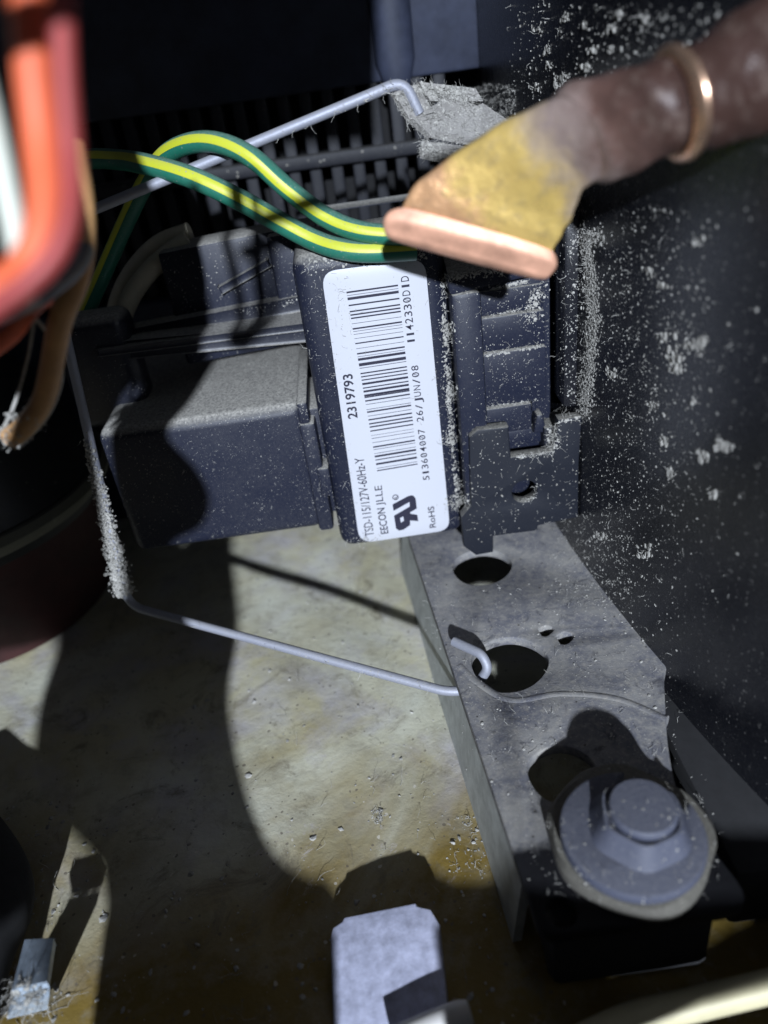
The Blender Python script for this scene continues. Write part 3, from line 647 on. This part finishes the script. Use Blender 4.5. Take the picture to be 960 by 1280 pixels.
mbp = MB(); slab(mbp, [PZ(10, 1262, -55), PZ(18, 1246, -48.2), PZ(62, 1234, -48.2), PZ(60, 1250, -55)], 1.2); mbp.build('bracket_lip', 'bluemetal', bp, False)
tag(MB().tube([PZ(-60, 1010, -52), PZ(-12, 1080, -51), PZ(0, 1130, -51), PZ(-26, 1190, -50), PZ(-60, 1300, -50)], 5.0, 20).build('black_hose', 'hose_and_shade_black'), 'thick black hose at the lower left edge beside the bent bracket', 'hose')

# ------------------------------------------------------------------ unseen blockers added just outside the frame to shade the place
def tpx(p, d):                               # image point of the place on the way from p to the lamp at depth d
    v = toward_lamp(p, d) - CAM; z_ = v.dot(FW); return (IW / 2 + FPX * v.dot(RT) / z_, IH / 2 - FPX * v.dot(UP) / z_)
def sheet(name, outl, holes, d, thick, mat):
    k_ = d / FPX; f2 = lambda L: [((a - IW / 2) * k_, (IH / 2 - b) * k_) for a, b in L]
    return plate(f2(outl), [f2(h) for h in holes], thick, .3, CAM + FW * d, RT, UP).build(name, mat, None, angle=25)
def curve2(L, step=25): return [(p.x, p.y) for p in smooth_path([V((a, b, 0)) for a, b in L], step)]
D1 = 54
edge = [PY(180, 205, 11), PY(232, 290, 22), PY(250, 332, 22), PY(258, 405, 15), PZ(270, 450, 1.6), PZ(238, 500, 1.6), PY(210, 545, 1), PY(244, 585, 1), PY(262, 620, 1), PY(252, 655, 1), PY(212, 686, 1), PZ(292, 700, ZF), PZ(300, 780, ZF), PZ(285, 870, ZF), PZ(300, 960, ZF), PZ(325, 1040, ZF), PZ(352, 1082, ZF), PZ(385, 1101, ZF), PZ(404, 1103, ZF)]
edge = [tpx(p, D1) for p in edge]
right = curve2([(-520, -900), (-380, -500)] + edge)
left = curve2([tpx(PZ(55, 1010, ZF), D1), tpx(PZ(45, 960, ZF), D1), tpx(PZ(50, 880, ZF), D1), tpx(PZ(70, 805, ZF), D1), tpx(PZ(30, 790, ZF), D1), tpx(PZ(-40, 800, ZF), D1)])
right += [tpx(p, D1) for p in [TABQ[0] + tx * .8, TABB[1] + tx * .6, TABB[0] - tx * .6, TABQ[4] - tx * .8, PZ(566, 1098, ZF), PZ(625, 1094, ZF)]]
xr, yr = right[-1]
low = [(xr, yr + 1300), (-300, yr + 1300), tpx(PZ(112, 1300, ZF), D1), tpx(PZ(80, 1245, -49), D1), tpx(PZ(82, 1172, -50), D1)]
hole = curve2([tpx(p, D1) for p in (PY(128, 498, 2), PY(147, 478, 2), PY(150, 505, 2), PY(140, 540, 2), PY(143, 620, 0), PY(158, 740, -3), PY(140, 745, -3), PY(128, 620, 0), PY(116, 540, 2))])  # opening cut so light reaches the end clip and bail dust
tag(sheet('left_light_blocker', right + low + left + [(-1900, left[-1][1] - 40), (-1900, -900)], [hole], D1, 4, 'hose_and_shade_black'), 'unseen black blocker sheet added beyond the left edge of the picture to shape the shade', 'light blocker')  # unseen added sheet, outline and opening shaped to place shade and light
bl = [tpx(PZ(*p, ZB), 50) for p in ((655, 1108), (800, 1130), (960, 1120))]
f5 = tpx(PZ(615, 1096, ZF), 50)
tag(sheet('lower_light_blocker', [f5, (f5[0] + 12, bl[0][1] + 60)] + bl + [(bl[-1][0] + 900, bl[-1][1] - 60), (bl[-1][0] + 900, 3600), (f5[0] - 160, 3600), (f5[0] - 160, f5[1] + 70)], [[tpx(PD(*p), 50) for p in ((790, 1272, 96), (870, 1242, 96), (975, 1214, 96), (1010, 1250, 96), (870, 1282, 96), (790, 1300, 96))]], 50, 1.5, 'lip'), 'unseen steel blocker added below the picture to shade the floor and foot', 'lip')  # added out of view for its shadow; opening lights the cream tubes
ta, tb_ = toward_lamp(PY(404, 250, 0), 29), toward_lamp(PY(300, 318, 22), 29)
dl = (tb_ - ta).normalized()
tag(MB().tube([ta - dl * 40, ta, tb_], 1.3, 14).build('shade_cable', 'hose_and_shade_black'), 'unseen black cable added above the picture to shade the ground wires', 'cable')  # added out of view to cast the dark band on the ground wires
tag(sheet('upper_light_blocker', [(tpx(PY(470, 60, YW), 46)[0], -560), (tpx(PY(470, 60, YW), 46)[0], -3000), (-2600, -3000), (-2600, -380), (-500, -440), (-100, -520)], [], 46, 1.5, 'lip'), 'unseen steel blocker added above the picture to shade the back wall', 'upper light blocker')  # added out of view to darken the left of the back wall

# ================================================================== DUST AND LINT
bpy.context.view_layer.update()
DG = bpy.context.evaluated_depsgraph_get()
def hit(px, py):
    r = ray(px, py).normalized(); ok, loc, n, i, ob, mx = sc.ray_cast(DG, (CAM + r * 25) * S, r)
    return (loc / S, n, ob) if ok else (None, None, None)
def root(o):
    while o and o.parent: o = o.parent
    return o
seeded(11)
lint = {}
def lmb(o): return lint.setdefault(root(o), MB())
def scatter_line(pts, n, spread, rmin, rmax, fib=.3, only=None, flen=(.6, 2.2)):
    L = [math.dist(pts[i], pts[i + 1]) for i in range(len(pts) - 1)]; T = sum(L)
    for _ in range(n):
        t = random.random() * T; i = 0
        while t > L[i] and i < len(L) - 1: t -= L[i]; i += 1
        f = t / L[i]; px = pts[i][0] + (pts[i + 1][0] - pts[i][0]) * f + random.gauss(0, spread); py = pts[i][1] + (pts[i + 1][1] - pts[i][1]) * f + random.gauss(0, spread)
        p, nn, ob = hit(px, py)
        if p is None or (only and root(ob).name not in only): continue
        r = random.uniform(rmin, rmax) * random.uniform(.4, 1)
        if random.random() < fib: fibre(lmb(ob), p + nn * .05, nn * .5 + rnd() * .7, random.uniform(*flen), .045, .9)
        else: crumb(lmb(ob), p + nn * r * .25, r, nn)
def scatter_area(x0, y0, x1, y1, n, rmin, rmax, fib=.15, only=None, dens=None, flen=(.6, 2.)):
    for _ in range(n):
        px, py = random.uniform(x0, x1), random.uniform(y0, y1)
        if dens and random.random() > dens(px, py): continue
        p, nn, ob = hit(px, py)
        if p is None or (only and root(ob).name not in only): continue
        r = rmin + (rmax - rmin) * random.random() ** 3
        if random.random() < fib: fibre(lmb(ob), p + nn * .05, nn * .35 + rnd() * .7, random.uniform(*flen), .04, 1.)
        else: crumb(lmb(ob), p + nn * r * .25, r, nn)
RB, CP = ('starter_relay',), ('compressor',)
# relay box edges
scatter_line([(553, 350), (556, 420), (561, 500), (566, 560), (572, 620)], 420, 2.0, .15, .45, .3, RB)
for q in ((558, 408), (562, 488), (560, 545), (566, 625), (575, 622)): scatter_line([q, (q[0] + 4, q[1] + 8)], 70, 4, .15, .4, .55, RB)
scatter_line([(553, 348), (600, 340), (680, 325)], 300, 3.5, .12, .35, .15, RB)
scatter_line([(612, 362), (660, 351)], 90, 1.2, .12, .35, .2, RB)
scatter_line([(612, 395), (650, 388)], 60, 1.0, .12, .3, .2, RB)
scatter_line([(610, 443), (675, 432)], 120, 1.2, .12, .35, .2, RB)
scatter_line([(613, 508), (672, 500)], 60, 1.0, .1, .25, .2, RB)
scatter_line([(676, 360), (660, 390), (672, 400)], 160, 5, .12, .4, .35, RB)
scatter_line([(642, 572), (690, 565), (697, 528), (726, 522)], 240, 1.6, .1, .32, .3)
scatter_line([(690, 535), (694, 560)], 90, 4, .1, .35, .4)
scatter_line([(652, 628), (668, 622), (671, 608)], 50, 1.2, .1, .25, .3, RB)
scatter_line([(428, 688), (440, 672), (470, 676), (488, 682)], 60, 4, .08, .22, .6, RB)
scatter_line([(420, 640), (430, 690), (520, 682)], 60, 2, .08, .22, .4, RB)
scatter_line([(385, 335), (400, 325), (480, 322), (530, 318)], 260, 5, .1, .32, .25, RB)
scatter_area(545, 340, 728, 690, 900, .03, .15, .2, RB)
scatter_area(382, 320, 440, 680, 500, .03, .12, .2, RB)
scatter_line([(402, 345), (448, 672), (470, 680)], 60, 3, .04, .14, .4, RB, (.4, 1.2))
scatter_line([(533, 335), (562, 655)], 80, 3, .04, .16, .4, RB, (.4, 1.4))
scatter_area(405, 335, 540, 600, 40, .03, .10, .4, RB, None, (.4, 1.4))
# plug and arm
scatter_line([(128, 545), (250, 525), (390, 506)], 60, 3, .06, .16, .3, ('plug_housing',))
scatter_area(150, 440, 410, 690, 1500, .025, .10, .12, ('plug_housing',), None, (.3, .9))
scatter_line([(160, 695), (320, 675), (410, 664)], 40, 1.5, .08, .22, .6, ('plug_housing',))
scatter_line([(290, 392), (385, 372)], 120, 3, .08, .25, .3, ('plug_housing',))
scatter_line([(232, 272), (340, 265)], 200, 4, .12, .38, .25, ('terminal_block',))
# compressor shell
scatter_line([(728, 290), (738, 330), (742, 400), (736, 470), (730, 520)], 2200, 4.5, .08, .32, .12, CP, (.4, 1.2))
scatter_line([(738, 292), (752, 300)], 90, 5, .15, .5, .4, CP)
scatter_area(700, 300, 735, 530, 320, .06, .25, .25, CP)
def dn(px, py): return max(.04, 1 - abs(px - 790 + max(0, py - 560) * .25) / 120) * (1 if py > 330 else .5)
scatter_area(690, 260, 900, 760, 6500, .03, .20, .05, CP, dn, (.3, 1.2))
scatter_area(690, 260, 960, 760, 260, .05, .28, .12, CP)
for (px, py, n, s_) in ((868, 430, 30, 9), (842, 445, 26, 8), (846, 458, 18, 7), (880, 424, 12, 6), (832, 420, 10, 6), (905, 556, 40, 6), (880, 568, 18, 6), (893, 618, 14, 4), (838, 590, 16, 6), (832, 550, 16, 6), (812, 338, 12, 5), (828, 355, 8, 4), (872, 302, 14, 6), (806, 690, 22, 8), (750, 668, 20, 7), (818, 508, 14, 9), (765, 465, 20, 6), (868, 500, 8, 5)):
    scatter_line([(px - s_ * .5, py), (px + s_ * .5, py + 2)], n * 2, s_ * .55, .12, .55, .12, CP, (.4, 1.4))
scatter_area(635, 5, 900, 170, 1100, .03, .28, .06, CP)
for i in range(22):
    px, py = random.uniform(645, 820), random.uniform(15, 140); scatter_line([(px, py), (px + 6, py + 2)], 18, 2.5, .12, .5, .08, CP)
scatter_area(690, 640, 790, 770, 700, .03, .22, .08, CP)
# clip, bail, floor, foot
scatter_line([(494, 118), (520, 112), (575, 118), (588, 130)], 520, 5, .15, .5, .55, CP, (.8, 2.4))
scatter_line([(505, 155), (512, 168), (540, 190), (590, 205)], 480, 4, .15, .45, .5, CP, (.8, 2.2))
scatter_area(495, 105, 645, 205, 2400, .08, .26, .4, CP, lambda px, py: 1 if py < 215 - abs(px - 575) * .2 else 0)
scatter_line([(330, 192), (420, 150), (500, 108)], 140, 4, .08, .25, .75, ('bail_wire',), (.8, 2.2))
scatter_line([(165, 762), (300, 800), (540, 860)], 70, 3, .06, .18, .5, ('bail_wire',))
scatter_area(520, 690, 850, 1000, 700, .06, .28, .25, CP)
scatter_area(660, 960, 900, 1130, 260, .05, .2, .3)
FL = ('floor',)
def fdn(px, py): return 1
scatter_area(60, 700, 620, 1280, 650, .1, .55, .25, FL, fdn, (1.5, 5))
scatter_line([(470, 1010), (474, 1028)], 60, 4, .12, .4, .4, FL)
scatter_area(560, 1020, 618, 1100, 120, .08, .35, .4, FL)
scatter_line([(0, 1262), (30, 1240), (60, 1255)], 160, 9, .15, .6, .6, None, (2, 6))
scatter_area(0, 1000, 75, 1280, 160, .15, .7, .4, FL, None, (1.5, 5))
for o, mbl in lint.items():
    if o is None or not mbl.v or o.type == 'CAMERA': continue
    d_ = mbl.build('dust_lint', 'dust', o, False); d_['kind'] = 'stuff'
# dust caked on the bail beside the plug, and the frayed end of the tan wire
seeded(5)
mb = MB()
for _ in range(3200):
    t = random.random() ** .7
    p = PY(52, 289, 9).lerp(PY(160, 757, -4), .50 + .46 * t); p = p + V((random.gauss(-.25, .35 + .55 * t), random.gauss(-.4, .4), random.gauss(0, .5)))
    if random.random() < .06: fibre(mb, p, rnd() + V((-1, -.5, 0)), random.uniform(.5, 1.4), .04, .8)
    else: crumb(mb, p, random.uniform(.1, .38))
d_ = mb.build('dust_lint', 'dust', bail, False); d_['kind'] = 'stuff'
mb = MB()
for _ in range(420):
    p = PD(12, 548, 98).lerp(PD(45, 520, 96), random.random() ** 1.5); p = p + rnd() * .75
    crumb(mb, p, random.uniform(.08, .3)) if random.random() < .85 else fibre(mb, p, rnd(), random.uniform(.5, 1.5), .04, .7)
d_ = mb.build('dust_lint', 'dust', tanw, False); d_['kind'] = 'stuff'
